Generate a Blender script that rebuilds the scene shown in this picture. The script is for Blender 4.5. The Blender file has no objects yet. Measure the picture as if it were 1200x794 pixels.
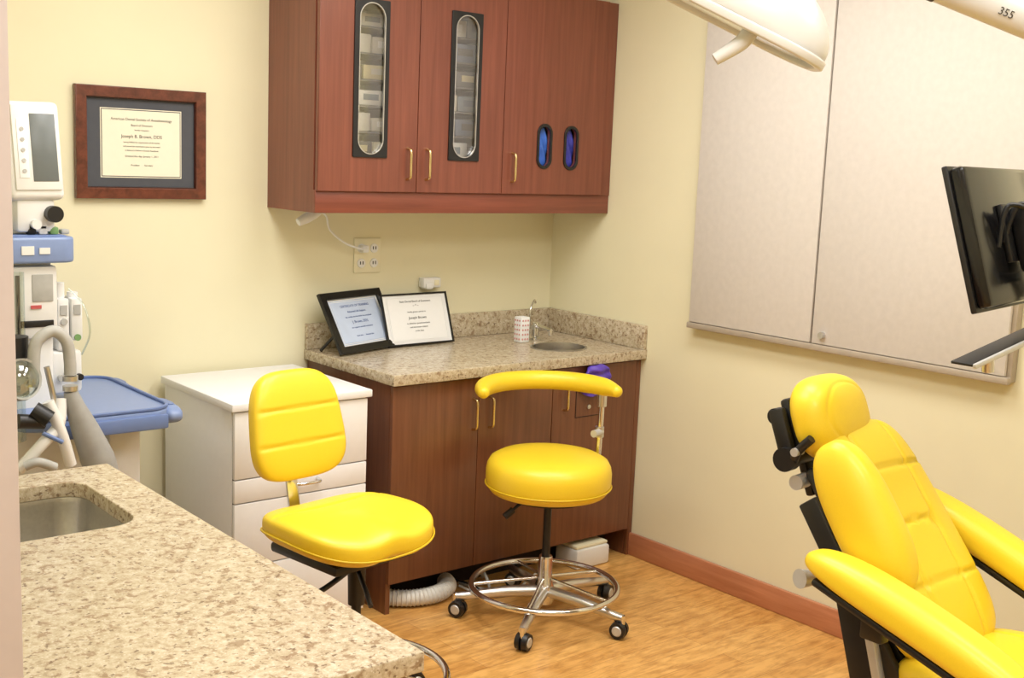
import bpy, bmesh, math, random
from mathutils import Vector, Matrix
random.seed(7)
S=bpy.context.scene
COL=S.collection
try:
    S.view_settings.view_transform='Standard'
    S.view_settings.look='None'
    S.view_settings.exposure=0
except Exception as e: print(e)

# ---------------------------------------------------------------- materials
def lin(c):
    return tuple(((v/255)/12.92 if v/255<=.04045 else ((v/255+.055)/1.055)**2.4) for v in c)+(1,)
def nodes(name):
    m=bpy.data.materials.new(name); m.use_nodes=True
    nt=m.node_tree; b=nt.nodes['Principled BSDF']
    return m,nt,b
def tex(nt,kind,scale,vec=None,**kw):
    n=nt.nodes.new(kind)
    if 'Scale' in n.inputs: n.inputs['Scale'].default_value=scale
    for k,v in kw.items():
        if k in n.inputs: n.inputs[k].default_value=v
    if vec: nt.links.new(vec,n.inputs['Vector'])
    return n
def coords(nt,scale=(1,1,1),rot=(0,0,0)):
    tc=nt.nodes.new('ShaderNodeTexCoord'); mp=nt.nodes.new('ShaderNodeMapping')
    mp.inputs['Scale'].default_value=scale; mp.inputs['Rotation'].default_value=rot
    nt.links.new(tc.outputs['Object'],mp.inputs['Vector']); return mp.outputs['Vector']
def ramp(nt,fac,stops):
    r=nt.nodes.new('ShaderNodeValToRGB')
    while len(r.color_ramp.elements)<len(stops): r.color_ramp.elements.new(.5)
    for e,(p,c) in zip(r.color_ramp.elements,stops): e.position=p; e.color=c
    nt.links.new(fac,r.inputs['Fac']); return r.outputs['Color']
def mixc(nt,fac,a,b,blend='MIX'):
    n=nt.nodes.new('ShaderNodeMix'); n.data_type='RGBA'; n.blend_type=blend
    if hasattr(fac,'links'): nt.links.new(fac,n.inputs[0])
    else: n.inputs[0].default_value=fac
    for v,i in ((a,6),(b,7)):
        if hasattr(v,'links'): nt.links.new(v,n.inputs[i])
        else: n.inputs[i].default_value=v
    return n.outputs[2]
def bump(nt,b,h,strength=.1,dist=.002):
    n=nt.nodes.new('ShaderNodeBump'); n.inputs['Strength'].default_value=strength; n.inputs['Distance'].default_value=dist
    nt.links.new(h,n.inputs['Height']); nt.links.new(n.outputs['Normal'],b.inputs['Normal'])
def simple(name,c,rough=.5,metal=0,var=.04,nscale=40,bmp=0,coat=0,spec=.5):
    m,nt,b=nodes(name); v=coords(nt)
    t=tex(nt,'ShaderNodeTexNoise',nscale,v,Detail=3)
    l=lin(c); lo=tuple(x*(1-var) for x in l[:3])+(1,); hi=tuple(min(1,x*(1+var)) for x in l[:3])+(1,)
    nt.links.new(ramp(nt,t.outputs['Fac'],[(.3,lo),(.7,hi)]),b.inputs['Base Color'])
    b.inputs['Roughness'].default_value=rough; b.inputs['Metallic'].default_value=metal
    b.inputs['Specular IOR Level'].default_value=spec
    if coat: b.inputs['Coat Weight'].default_value=coat; b.inputs['Coat Roughness'].default_value=.15
    if bmp: bump(nt,b,t.outputs['Fac'],bmp)
    return m
def wood(name,dark,light,scale=(30,30,2),rough=.35,coat=.2):
    m,nt,b=nodes(name); v=coords(nt,scale)
    t=tex(nt,'ShaderNodeTexNoise',1.5,v,Detail=6,Roughness=.65,Distortion=.4)
    v2=coords(nt,(1.2,1.2,.9)); t2=tex(nt,'ShaderNodeTexNoise',2,v2,Detail=2)
    c=ramp(nt,t.outputs['Fac'],[(.3,lin(dark)),(.72,lin(light))])
    c2=ramp(nt,t2.outputs['Fac'],[(.3,(.9,.9,.9,1)),(.7,(1.07,1.07,1.07,1))])
    nt.links.new(mixc(nt,1.,c,c2,'MULTIPLY'),b.inputs['Base Color'])
    b.inputs['Roughness'].default_value=rough; b.inputs['Coat Weight'].default_value=coat; b.inputs['Coat Roughness'].default_value=.25
    bump(nt,b,t.outputs['Fac'],.03)
    return m
def granite():
    m,nt,b=nodes('granite_beige'); v=coords(nt)
    n1=tex(nt,'ShaderNodeTexNoise',72,v,Detail=6,Roughness=.7)
    base=ramp(nt,n1.outputs['Fac'],[(.3,lin((148,130,104))),(.43,lin((180,165,138))),(.58,lin((198,185,161))),(.72,lin((214,205,187)))])
    n2=tex(nt,'ShaderNodeTexNoise',46,coords(nt,(1,1,1),(.5,.3,.2)),Detail=5,Roughness=.6,Distortion=.4)
    f=ramp(nt,n2.outputs['Fac'],[(.55,(0,0,0,1)),(.62,(.8,.8,.8,1))])
    c=mixc(nt,f,base,lin((142,117,90)))
    n3=tex(nt,'ShaderNodeTexNoise',95,coords(nt,(1,1,1),(1.5,.9,.2)),Detail=2)
    f2=ramp(nt,n3.outputs['Fac'],[(.61,(0,0,0,1)),(.68,(.8,.8,.8,1))])
    c=mixc(nt,f2,c,lin((108,86,66)))
    vo=tex(nt,'ShaderNodeTexVoronoi',115,v)
    f3=ramp(nt,vo.outputs['Distance'],[(.12,(.55,.55,.55,1)),(.22,(0,0,0,1))])
    c=mixc(nt,f3,c,lin((224,217,202)))
    nt.links.new(c,b.inputs['Base Color'])
    b.inputs['Roughness'].default_value=.25
    return m
def floor_mat():
    m,nt,b=nodes('bamboo_plank_floor'); v=coords(nt)
    br=nt.nodes.new('ShaderNodeTexBrick'); nt.links.new(v,br.inputs['Vector'])
    br.inputs['Scale'].default_value=1; br.inputs['Brick Width'].default_value=1.2; br.inputs['Row Height'].default_value=.095
    br.inputs['Mortar Size'].default_value=.0008; br.inputs['Mortar Smooth'].default_value=.2; br.offset=.37
    br.inputs['Color1'].default_value=lin((208,156,88)); br.inputs['Color2'].default_value=lin((224,176,106)); br.inputs['Mortar'].default_value=lin((166,116,62))
    t=tex(nt,'ShaderNodeTexNoise',1,coords(nt,(6,45,1)),Detail=7,Roughness=.68,Distortion=1.2)
    c2=ramp(nt,t.outputs['Fac'],[(.32,(.74,.66,.56,1)),(.56,(1.05,1.04,1.0,1))])
    t3=tex(nt,'ShaderNodeTexNoise',1,coords(nt,(12,26,1)),Detail=4)
    c3=ramp(nt,t3.outputs['Fac'],[(.35,(.84,.78,.70,1)),(.58,(1.04,1.04,1.04,1))])
    c=mixc(nt,1.,br.outputs['Color'],c2,'MULTIPLY'); c=mixc(nt,1.,c,c3,'MULTIPLY')
    nt.links.new(c,b.inputs['Base Color']); b.inputs['Roughness'].default_value=.3
    bump(nt,b,t.outputs['Fac'],.05)
    return m
def glass(name,tint=(1,1,1,1),fac=.12):
    m,nt,b=nodes(name); out=nt.nodes['Material Output']
    tr=nt.nodes.new('ShaderNodeBsdfTransparent'); tr.inputs['Color'].default_value=tint
    gl=nt.nodes.new('ShaderNodeBsdfGlossy'); gl.inputs['Roughness'].default_value=.05
    mx=nt.nodes.new('ShaderNodeMixShader'); mx.inputs[0].default_value=fac
    nt.links.new(tr.outputs[0],mx.inputs[1]); nt.links.new(gl.outputs[0],mx.inputs[2]); nt.links.new(mx.outputs[0],out.inputs['Surface'])
    return m
def emit(name,c,s):
    m,nt,b=nodes(name); b.inputs['Emission Color'].default_value=lin(c); b.inputs['Emission Strength'].default_value=s; b.inputs['Base Color'].default_value=lin(c); return m

mWall=simple('cream_wall_paint',(229,223,192),.7,var=.012,nscale=6,spec=.2)
mCeil=simple('ceiling_paint',(242,242,240),.8,var=.01)
mFloor=floor_mat()
mBase=wood('baseboard_wood',(180,114,80),(202,138,102),(2,2,30))
mCherryU=wood('cherry_laminate_upper',(110,58,43),(134,76,58),(34,34,1.2),.36)
mCherryL=wood('cherry_laminate_lower',(100,60,38),(126,79,52),(34,34,1.2),.36)
mRail=wood('cherry_rail',(114,58,44),(136,74,56),(1.5,34,34),.4)
mGran=granite()
mYel=simple('yellow_vinyl',(238,206,44),.42,var=.02,nscale=300,bmp=.03,coat=.1)
mYelD=simple('yellow_piping',(214,182,30),.4,var=.02)
mChr=simple('chrome',(225,225,225),.12,1,var=.01)
mSteel=simple('brushed_steel',(190,188,184),.3,1,var=.05,nscale=120)
mAlu=simple('cast_aluminium',(215,215,215),.3,1,var=.02)
mAluP=simple('silver_painted_metal',(196,196,194),.35,.4,var=.02)
mBlk=simple('black_plastic',(22,22,24),.4,var=.05)
mBlkG=simple('black_gloss',(12,12,14),.18,var=.05)
mWht=simple('white_laminate',(238,238,240),.4,var=.01)
mWhtP=simple('white_plastic',(230,230,228),.35,var=.01)
mLampW=simple('lamp_housing_white',(214,214,212),.3,var=.01)
mGap=simple('shadow_gap_grey',(120,118,115),.7)
mBrass=simple('satin_brass',(222,200,150),.25,1,var=.03)
mFab=simple('acoustic_fabric',(206,200,193),.9,var=.03,nscale=40,bmp=.1,spec=.1)
mFabTrim=simple('anodised_trim_beige',(172,160,144),.5,.1)
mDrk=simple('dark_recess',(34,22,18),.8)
mBlue=simple('machine_blue',(128,148,192),.4,var=.02)
mBlueD=simple('machine_blue_dark',(104,126,176),.4,var=.02)
mGreyH=simple('grey_hose',(176,176,172),.55,var=.05)
mHose=simple('white_drain_hose',(212,210,204),.55,var=.04)
mScreen=simple('lcd_off',(104,110,110),.3,var=.02)
mPurple=simple('purple_nitrile',(92,66,180),.5,var=.08)
mIndigo=simple('indigo_nitrile',(66,70,170),.5,var=.3,nscale=25)
mBlueGl=simple('blue_nitrile',(70,120,220),.5,var=.2,nscale=25)
mPaperC=simple('parchment_paper',(236,230,208),.7,var=.01)
mPaperW=simple('white_paper',(234,235,235),.6,var=.01)
mPaperB=simple('pale_blue_certificate',(188,202,226),.5,var=.08,nscale=9)
mInk=simple('ink',(70,66,60),.7)
mInkB=simple('blue_ink',(70,90,150),.7)
mMat=simple('grey_mat_board',(76,78,84),.8)
mMahog=wood('mahogany_frame',(78,38,27),(118,62,45),(20,20,20),.25)
mOut=simple('outlet_ivory',(232,226,196),.4,var=.01)
mJamb=simple('door_jamb_paint',(194,181,176),.6,var=.02)
mGlass=glass('cabinet_glass')
mClear=glass('clear_acrylic',(.85,.9,.88,1),.2)
mLamp=emit('troffer_diffuser',(255,253,249),2.6)
mRed=simple('cup_pink',(206,150,146),.5)
mBag=simple('grey_rubber_bag',(158,158,156),.5,var=.05)
mGreen=simple('green_cap',(120,160,100))
mRedM=simple('red_mark',(196,90,90))

# ---------------------------------------------------------------- geometry helpers
def root(name,loc=(0,0,0)):
    e=bpy.data.objects.new(name,None); e.location=loc; e.empty_display_size=.1; COL.objects.link(e); return e
def put(name,me,mat,parent=None,mtx=None,smooth=False):
    o=bpy.data.objects.new(name,me); COL.objects.link(o)
    if mat: me.materials.clear(); me.materials.append(mat)
    if parent:
        if mtx is not None: me.transform(mtx)
        o.parent=parent; o.matrix_parent_inverse=Matrix.Translation(-Vector(parent.location))
    elif mtx is not None: o.matrix_world=mtx
    if smooth:
        for p in me.polygons: p.use_smooth=True
    return o
def sharp(o,ang=40):
    me=o.data
    for p in me.polygons: p.use_smooth=True
    try: me.set_sharp_from_angle(angle=math.radians(ang))
    except Exception: pass
def box(name,x0,x1,y0,y1,z0,z1,mat,parent=None,bev=0.,mtx=None,seg=2):
    bm=bmesh.new(); bmesh.ops.create_cube(bm,size=1)
    sx,sy,sz=abs(x1-x0),abs(y1-y0),abs(z1-z0)
    bmesh.ops.scale(bm,vec=(sx,sy,sz),verts=bm.verts)
    if bev: bmesh.ops.bevel(bm,geom=bm.edges[:],offset=min(bev,min(sx,sy,sz)*.49),segments=seg,affect='EDGES',profile=.5)
    c=Vector(((x0+x1)/2,(y0+y1)/2,(z0+z1)/2))
    if mtx is not None: bmesh.ops.translate(bm,vec=c,verts=bm.verts)
    me=bpy.data.meshes.new(name); bm.to_mesh(me); bm.free()
    o=put(name,me,mat,parent,mtx if mtx is not None else Matrix.Translation(c))
    if bev: sharp(o)
    return o
def frame_m(o,x,y,z=None):
    x=Vector(x).normalized(); y=Vector(y); y=(y-x*y.dot(x)).normalized(); z=x.cross(y)
    m=Matrix.Identity(4)
    for i,v in enumerate((x,y,z)):
        for j in range(3): m[j][i]=v[j]
    m.translation=Vector(o); return m
def cyl(name,a,b,r,mat,parent=None,r2=None,seg=24,flat=1.):
    a=Vector(a);b=Vector(b);d=b-a;L=d.length
    bm=bmesh.new(); bmesh.ops.create_cone(bm,cap_ends=True,segments=seg,radius1=r,radius2=r if r2 is None else r2,depth=L)
    me=bpy.data.meshes.new(name); bm.to_mesh(me); bm.free()
    q=d.to_track_quat('Z','Y').to_matrix().to_4x4(); q.translation=(a+b)/2
    o=put(name,me,mat,parent,q); sharp(o,35); return o
def ball(name,c,r,mat,parent=None,sc=(1,1,1),mtx=None):
    bm=bmesh.new(); bmesh.ops.create_uvsphere(bm,u_segments=28,v_segments=16,radius=r); bmesh.ops.scale(bm,vec=sc,verts=bm.verts)
    me=bpy.data.meshes.new(name); bm.to_mesh(me); bm.free()
    m=(mtx.copy() if mtx is not None else Matrix.Identity(4)); m.translation=Vector(c)
    return put(name,me,mat,parent,m,True)
def catmull(P,n=8,closed=False):
    P=[Vector(p) for p in P]; out=[]; N=len(P)
    rng=range(N) if closed else range(N-1)
    for i in rng:
        if closed: p0,p1,p2,p3=P[(i-1)%N],P[i],P[(i+1)%N],P[(i+2)%N]
        else: p0=P[max(i-1,0)];p1=P[i];p2=P[i+1];p3=P[min(i+2,N-1)]
        for k in range(n):
            t=k/n; out.append(.5*((2*p1)+(p2-p0)*t+(2*p0-5*p1+4*p2-p3)*t*t+(3*p1-p0-3*p2+p3)*t**3))
    if not closed: out.append(P[-1])
    return out
def tube(name,pts,r,mat,parent=None,closed=False,smooth=True,n=8,radii=None,res=6):
    P=catmull(pts,n,closed) if smooth else [Vector(p) for p in pts]
    cu=bpy.data.curves.new(name,'CURVE'); cu.dimensions='3D'; cu.bevel_depth=r; cu.bevel_resolution=res; cu.use_fill_caps=True
    sp=cu.splines.new('POLY'); sp.points.add(len(P)-1)
    for i,p in enumerate(P):
        sp.points[i].co=(*p,1)
        if radii:
            f=i/(len(P)-1)*(len(radii)-1); k=min(int(f),len(radii)-2); sp.points[i].radius=radii[k]+(radii[k+1]-radii[k])*(f-k)
    sp.use_cyclic_u=closed
    ob=bpy.data.objects.new(name,cu); me=bpy.data.meshes.new_from_object(ob); bpy.data.objects.remove(ob); bpy.data.curves.remove(cu)
    me.name=name
    return put(name,me,mat,parent,Matrix.Identity(4),True)
def rect(w,h,cx=0,cy=0,r=0.,n=8):
    if r<=0: return [(cx-w/2,cy-h/2),(cx+w/2,cy-h/2),(cx+w/2,cy+h/2),(cx-w/2,cy+h/2)]
    out=[]
    for (sx,sy,a0) in ((1,-1,-90),(1,1,0),(-1,1,90),(-1,-1,180)):
        for k in range(n+1):
            a=math.radians(a0+90*k/n); out.append((cx+sx*(w/2-r)+r*math.cos(a),cy+sy*(h/2-r)+r*math.sin(a)))
    return out
def circ(r,cx=0,cy=0,n=48,ry=None):
    return [(cx+r*math.cos(2*math.pi*k/n),cy+(ry or r)*math.sin(2*math.pi*k/n)) for k in range(n)]
def plate(name,loops,thick,mat,mtx,parent=None,bev=0.):
    cu=bpy.data.curves.new(name,'CURVE'); cu.dimensions='2D'; cu.fill_mode='BOTH'; cu.extrude=thick/2-bev; cu.bevel_depth=bev; cu.bevel_resolution=2
    if bev: cu.offset=-bev
    for L in loops:
        sp=cu.splines.new('POLY'); sp.points.add(len(L)-1)
        for i,p in enumerate(L): sp.points[i].co=(p[0],p[1],0,1)
        sp.use_cyclic_u=True
    ob=bpy.data.objects.new(name,cu); me=bpy.data.meshes.new_from_object(ob); bpy.data.objects.remove(ob); bpy.data.curves.remove(cu)
    o=put(name,me,mat,parent,mtx); sharp(o,30); return o
def text(name,s,size,mat,mtx,parent=None):
    cu=bpy.data.curves.new(name,'FONT'); cu.body=s; cu.size=size; cu.align_x='CENTER'; cu.align_y='CENTER'; cu.extrude=.0002
    ob=bpy.data.objects.new(name,cu); me=bpy.data.meshes.new_from_object(ob); bpy.data.objects.remove(ob); bpy.data.curves.remove(cu)
    return put(name,me,mat,parent,mtx)
def lathe(name,prof,c,mat,parent=None,seg=56,mtx=None,sc=(1,1,1)):
    bm=bmesh.new(); rings=[]
    for r,z in prof:
        if r<1e-6: rings.append([bm.verts.new((0,0,z))])
        else: rings.append([bm.verts.new((sc[0]*r*math.cos(2*math.pi*k/seg),sc[1]*r*math.sin(2*math.pi*k/seg),z)) for k in range(seg)])
    for A,B in zip(rings[:-1],rings[1:]):
        for k in range(seg):
            k2=(k+1)%seg
            if len(A)==1 and len(B)>1: bm.faces.new((A[0],B[k],B[k2]))
            elif len(B)==1 and len(A)>1: bm.faces.new((A[k],A[k2],B[0]))
            elif len(A)>1: bm.faces.new((A[k],A[k2],B[k2],B[k]))
    bmesh.ops.recalc_face_normals(bm,faces=bm.faces)
    me=bpy.data.meshes.new(name); bm.to_mesh(me); bm.free()
    m=(mtx.copy() if mtx is not None else Matrix.Identity(4)); m.translation=Vector(c)
    o=put(name,me,mat,parent,m); sharp(o,50); return o
def pad(name,W,H,T,mat,mtx,parent=None,n=4.,p=3.5,taper=0.,gx=(),gy=(),gd=.006,gw=.006,bx=0.,by=0.,R=34,SEG=160,fn=None,Tb=None,gfn=None):
    bm=bmesh.new()
    def pt(s,a,side):
        c,si=math.cos(a),math.sin(a)
        ux=math.copysign(abs(c)**(2/n),c); uy=math.copysign(abs(si)**(2/n),si)
        y=H/2*s*uy; x=W/2*s*ux*(1+taper*uy*s)
        tt=T/2 if side>0 else (Tb if Tb is not None else T/2)
        z=tt*max(0,1-s**p)**(1/p)*side
        if side>0 and s<.995:
            fade=min(1,(1-s)*9)
            for g in gx: z-=gd*fade*math.exp(-((x-g)/gw)**2)
            for g in gy: z-=gd*fade*math.exp(-((y-g)/gw)**2)
            if gfn: z-=gd*fade*math.exp(-(gfn(x,y)/gw)**2)
        z+=bx*x*x+by*y*y
        if fn: z+=fn(x/(W/2),y/(H/2))
        return (x,y,z)
    ss=[1-(1-i/R)**1.6 for i in range(1,R+1)]
    top=[];bot=[]
    ct=bm.verts.new(pt(0,0,1)); cb=bm.verts.new(pt(0,0,-1))
    for s in ss:
        top.append([bm.verts.new(pt(s,2*math.pi*(k+.5)/SEG,1)) for k in range(SEG)])
    for s in ss[:-1]:
        bot.append([bm.verts.new(pt(s,2*math.pi*(k+.5)/SEG,-1)) for k in range(SEG)])
    bot.append(top[-1])
    for rings,c in ((top,ct),(bot,cb)):
        for k in range(SEG):
            bm.faces.new((c,rings[0][k],rings[0][(k+1)%SEG]))
        for A,B in zip(rings[:-1],rings[1:]):
            for k in range(SEG): bm.faces.new((A[k],A[(k+1)%SEG],B[(k+1)%SEG],B[k]))
    bmesh.ops.recalc_face_normals(bm,faces=bm.faces)
    me=bpy.data.meshes.new(name); bm.to_mesh(me); bm.free()
    return put(name,me,mat,parent,mtx,True)
# ---------------------------------------------------------------- camera
cx,cy,cz=-3.6049,-4.0518,1.6943
yaw,pit,rol,fpx=.6964,.1533,.0409,1379.13
r0=Vector((math.cos(yaw),-math.sin(yaw),0)); F=Vector((math.sin(yaw)*math.cos(pit),math.cos(yaw)*math.cos(pit),-math.sin(pit))); u0=r0.cross(F)
Rv=r0*math.cos(rol)+u0*math.sin(rol); Uv=-r0*math.sin(rol)+u0*math.cos(rol)
cam=bpy.data.cameras.new('camera'); co=bpy.data.objects.new('camera',cam); COL.objects.link(co)
m=Matrix.Identity(4)
for i,v in enumerate((Rv,Uv,-F)):
    for j in range(3): m[j][i]=v[j]
m.translation=(cx,cy,cz); co.matrix_world=m
cam.sensor_fit='HORIZONTAL'; cam.sensor_width=36; cam.lens=fpx/1200*36; cam.clip_start=.05
S.camera=co
# ---------------------------------------------------------------- room shell
H=2.7
box('floor',-5,.12,-5.3,.12,-.1,0,mFloor)
box('ceiling',-5,.12,-5.3,.12,H,H+.1,mCeil)
box('wall_back',-5,.12,0,.12,0,H,mWall)
box('wall_right',0,.12,-5.3,0,0,H,mWall)
box('wall_front',-5,0,-5.42,-5.3,0,H,mWall)
box('wall_hall',-5.12,-5,-5.3,0,0,H,mWall)
wl=root('wall_left',(-3.26,-1.3,0))
box('wall_left_far',-3.32,-3.2,-2.66,0,0,H,mWall,wl)
box('wall_left_near',-3.32,-3.2,-5.3,-4.3,0,H,mWall,wl)
box('wall_left_header',-3.32,-3.2,-4.3,-2.66,2.25,H,mWall,wl)
tr=root('trim_1',(-3.26,-2.67,0))
box('jamb_far',-3.335,-3.193,-2.685,-2.66,0,2.25,mJamb,tr,.003)
box('jamb_near',-3.335,-3.193,-4.3,-4.28,0,2.25,mJamb,tr,.003)
box('jamb_head',-3.335,-3.193,-4.28,-2.685,2.23,2.25,mJamb,tr,.003)
box('baseboard_right',-.018,0,-5.3,-.60,0,.1,mBase,None,.005)
box('baseboard_back',-3.2,-1.95,-.018,0,0,.1,mBase,None,.005)
def troffer(x,y,power,sx=.6,sy=1.2):
    r=root('ceiling_light',(x,y,H))
    plate('frame',[rect(sx+.06,sy+.06),rect(sx,sy)],.02,mWhtP,Matrix.Translation((x,y,H-.01)),r)
    box('diffuser',x-sx/2,x+sx/2,y-sy/2,y+sy/2,H-.012,H-.004,mLamp,r)
    L=bpy.data.lights.new('tube_light','AREA'); L.shape='RECTANGLE'; L.size=sx; L.size_y=sy; L.energy=power; L.color=(1,.983,.955)
    o=bpy.data.objects.new('tube_light',L); COL.objects.link(o); o.location=(x,y,H-.03); o.parent=r; o.matrix_parent_inverse=Matrix.Translation(-Vector(r.location))
troffer(-2.0,-1.35,21); troffer(-1.0,-1.7,19); troffer(-.9,-3.3,17); troffer(-2.3,-3.4,21); troffer(-4.1,-3.6,30)
w=bpy.data.worlds.new('world'); S.world=w; w.use_nodes=True; w.node_tree.nodes['Background'].inputs[0].default_value=(1,.98,.95,1); w.node_tree.nodes['Background'].inputs[1].default_value=.3
# ---------------------------------------------------------------- acoustic board on right wall
bd=root('fabric_wall_panel',(-.02,-1.57,1.7))
box('backing',-.035,0,-2.25,-.896,1.05,2.42,mFabTrim,bd,.004)
box('panel_1',-.05,-.035,-1.489,-.902,1.07,2.41,mFab,bd,.004)
box('panel_2',-.05,-.035,-2.235,-1.497,1.07,2.41,mFab,bd,.004)
box('bottom_rail',-.056,-.03,-2.25,-.896,1.045,1.068,mFabTrim,bd,.004)
cyl('lock_knob',(-.05,-1.545,1.105),(-.066,-1.545,1.105),.012,mAlu,bd)
# ---------------------------------------------------------------- upper cabinet
uc=root('wall_cabinet',(-.73,-.17,1.9))
XL=-1.454; ZB=1.468; ZT=2.352; YF=-.36
box('side_left',XL,XL+.02,YF+.02,0,ZB,ZT,mCherryU,uc)
box('side_right',-.022,-.002,YF+.02,0,ZB,ZT,mCherryU,uc)
box('top',XL+.02,-.022,YF+.02,0,ZT-.02,ZT,mCherryU,uc)
box('bottom',XL+.02,-.022,YF+.03,-.012,1.545,1.565,mWht,uc)
box('back',XL+.02,-.022,-.012,-.001,1.48,ZT-.02,mWht,uc)
box('bottom_rail',XL,-.002,YF+.004,YF+.022,ZB,1.55,mRail,uc,.002)
box('filler_right',-.062,-.002,YF,YF+.02,1.545,ZT,mCherryU,uc,.002)
SH=[1.665,1.76,1.855,1.95,2.045,2.14,2.235]
for i,z in enumerate(SH): box(f'shelf_{i+1}',XL+.02,-.622,YF+.075,-.012,z,z+.006,mGap,uc)
for i,x in enumerate((-1.028,-.614)): box(f'divider_{i+1}',x-.009,x+.009,YF+.03,-.012,1.565,ZT-.02,mWht,uc)
FR=lambda x,z,y: frame_m((x,y,z),(1,0,0),(0,0,1))   # local z faces -y
def stadium(w,h,cx=0,cy=0): return rect(w,h,cx,cy,w/2-.0005,12)
z0,z1=1.547,ZT
zc=(z0+z1)/2
for i,(a,b,wx) in enumerate(((XL+.001,-1.0295,-1.240),(-1.0265,-.6155,-.812))):
    c=(a+b)/2
    plate(f'door_{i+1}',[rect(b-a,z1-z0),rect(.13,.54,wx-c,1.951-zc)],.02,mCherryU,FR(c,zc,YF-.0),uc,.0015)
    plate(f'window_trim_{i+1}',[rect(.148,.56,0,0,.004,3),stadium(.108,.535)],.008,mBlk,FR(wx,1.951,YF-.0125),uc,.001)
    plate(f'window_ring_{i+1}',[stadium(.110,.537),stadium(.104,.531)],.009,mAlu,FR(wx,1.951,YF-.0135),uc)
    plate(f'window_glass_{i+1}',[stadium(.104,.531)],.002,mGlass,FR(wx,1.951,YF-.005),uc)
a,b=-.6125,-.063; c=(a+b)/2
wins=((-.397,1.742),(-.250,1.740))
plate('door_3',[rect(b-a,z1-z0)]+[stadium(.066,.165,x-c,z-zc) for x,z in wins],.02,mCherryU,FR(c,zc,YF),uc,.0015)
for i,(x,z) in enumerate(wins):
    plate(f'glove_port_{i+1}',[stadium(.080,.182),stadium(.058,.158)],.008,mBlk,FR(x,z,YF-.012),uc,.001)
    pad(f'glove_wad_{i+1}',.10,.2,.06,mBlueGl if i==0 else mIndigo,FR(x,z,YF+.045),uc,n=2.5,R=10,SEG=40,fn=lambda u,v:.006*math.sin(9*u+7*v))
cont=root('cabinet_supplies',(-1.,-.2,1.8))
bins=[(206,200,180),(130,140,146),(226,224,214),(100,98,96),(206,194,150),(110,120,134),(216,212,200)]
bm_=[simple(f'supply_box_{i}',c,.5) for i,c in enumerate(bins)]
k=0
zb_=[1.566]+[z+.007 for z in SH]; zt_=SH+[2.33]
for x0,x1 in ((-1.40,-1.08),(-.97,-.66)):
    for zb,zt in zip(zb_,zt_):
        x=x0
        while x<x1-.05:
            wd=min(random.uniform(.09,.19),x1-x); hh=random.uniform(.5,.82)*(zt-zb)
            box(f'supply_{k}',x,x+wd-.006,-.275,-.10,zb,zb+hh,bm_[k%7],cont,.004)
            box(f'label_{k}',x+wd*.25,x+wd*.7,-.2765,-.275,zb+hh*.35,zb+hh*.75,bm_[(k*3+2)%7],cont)
            x+=wd; k+=1
for j in range(2): cyl(f'roll_{j}',(-1.262+.05*j,-.30,1.60),(-1.262+.05*j,-.282,1.60),.027,mWhtP,cont); cyl(f'roll_core_{j}',(-1.262+.05*j,-.302,1.60),(-1.262+.05*j,-.299,1.60),.011,mGap,cont)
def handle(name,x,y,zb,zt,parent):
    tube(name,[(x,y,zb),(x,y-.02,zb+.004),(x,y-.027,zb+.016),(x,y-.027,(zb+zt)/2),(x,y-.027,zt-.016),(x,y-.02,zt-.004),(x,y,zt)],.0052,mBrass,parent,n=5)
handle('handle_1',-1.072,YF-.008,1.595,1.71,uc); handle('handle_2',-.985,YF-.008,1.595,1.71,uc); handle('handle_3',-.565,YF-.008,1.595,1.71,uc)
# ---------------------------------------------------------------- base cabinet + counter
bc=root('base_cabinet',(-.64,-.3,0))
box('side_left',-1.272,-1.252,-.592,-.002,0,.868,mCherryL,bc)
box('carcass',-1.252,-.003,-.588,-.002,.115,.868,mCherryL,bc)
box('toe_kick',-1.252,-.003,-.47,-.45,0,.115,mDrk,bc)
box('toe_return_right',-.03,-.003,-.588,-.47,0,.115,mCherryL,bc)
for i,(a,b) in enumerate(((-1.271,-.8795),(-.8765,-.5035))):
    box(f'door_{i+1}',a,b,-.61,-.59,.12,.862,mCherryL,bc,.002)
plate('door_3',[rect(.47,.742),rect(.13,.035,-.05,.305)],.02,mCherryL,FR(-.2645,.491,-.60),bc,.0015)
box('end_panel_front',-.028,-.003,-.61,-.59,.0,.862,mCherryL,bc,.002)
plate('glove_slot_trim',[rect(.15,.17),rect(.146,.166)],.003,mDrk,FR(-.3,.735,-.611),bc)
cyl('lock',(-.3,-.61,.69),(-.3,-.614,.69),.009,mAlu,bc)
handle('handle_1',-.905,-.61,.665,.785,bc); handle('handle_2',-.825,-.61,.665,.785,bc); handle('handle_3',-.44,-.61,.69,.80,bc)
ct=root('granite_countertop',(-.64,-.32,.9))
SX,SY=-.31,-.42
cxm,cym=-.6445,-.3195
plate('slab',[rect(1.287,.637,0,0),circ(.125,SX-cxm,SY-cym,48,.105)],.04,mGran,Matrix.Translation((cxm,cym,.89)),ct,.003)
box('backsplash_back',-1.287,-.002,-.022,-.001,.9105,1.013,mGran,ct,.003)
box('backsplash_right',-.022,-.001,-.635,-.0225,.9105,1.013,mGran,ct,.003)
bs_=root('bar_sink',(SX,SY,.91))
lathe('bowl',[(.122,-.02),(.119,-.05),(.108,-.12),(.085,-.135),(.02,-.14),(0,-.14)],(SX,SY,.91),mSteel,bs_,sc=(1,.85,1))
lathe('rim',[(.128,.0),(.128,.003),(.118,.003),(.116,-.02)],(SX,SY,.9105),mSteel,bs_,sc=(1,.85,1))
fa=root('faucet',(-.27,-.22,.91))
lathe('base',[(0,.0),(.026,.0),(.026,.01),(.018,.014),(.016,.075),(.0,.08)],(-.27,-.22,.9105),mChr,fa)
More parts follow.
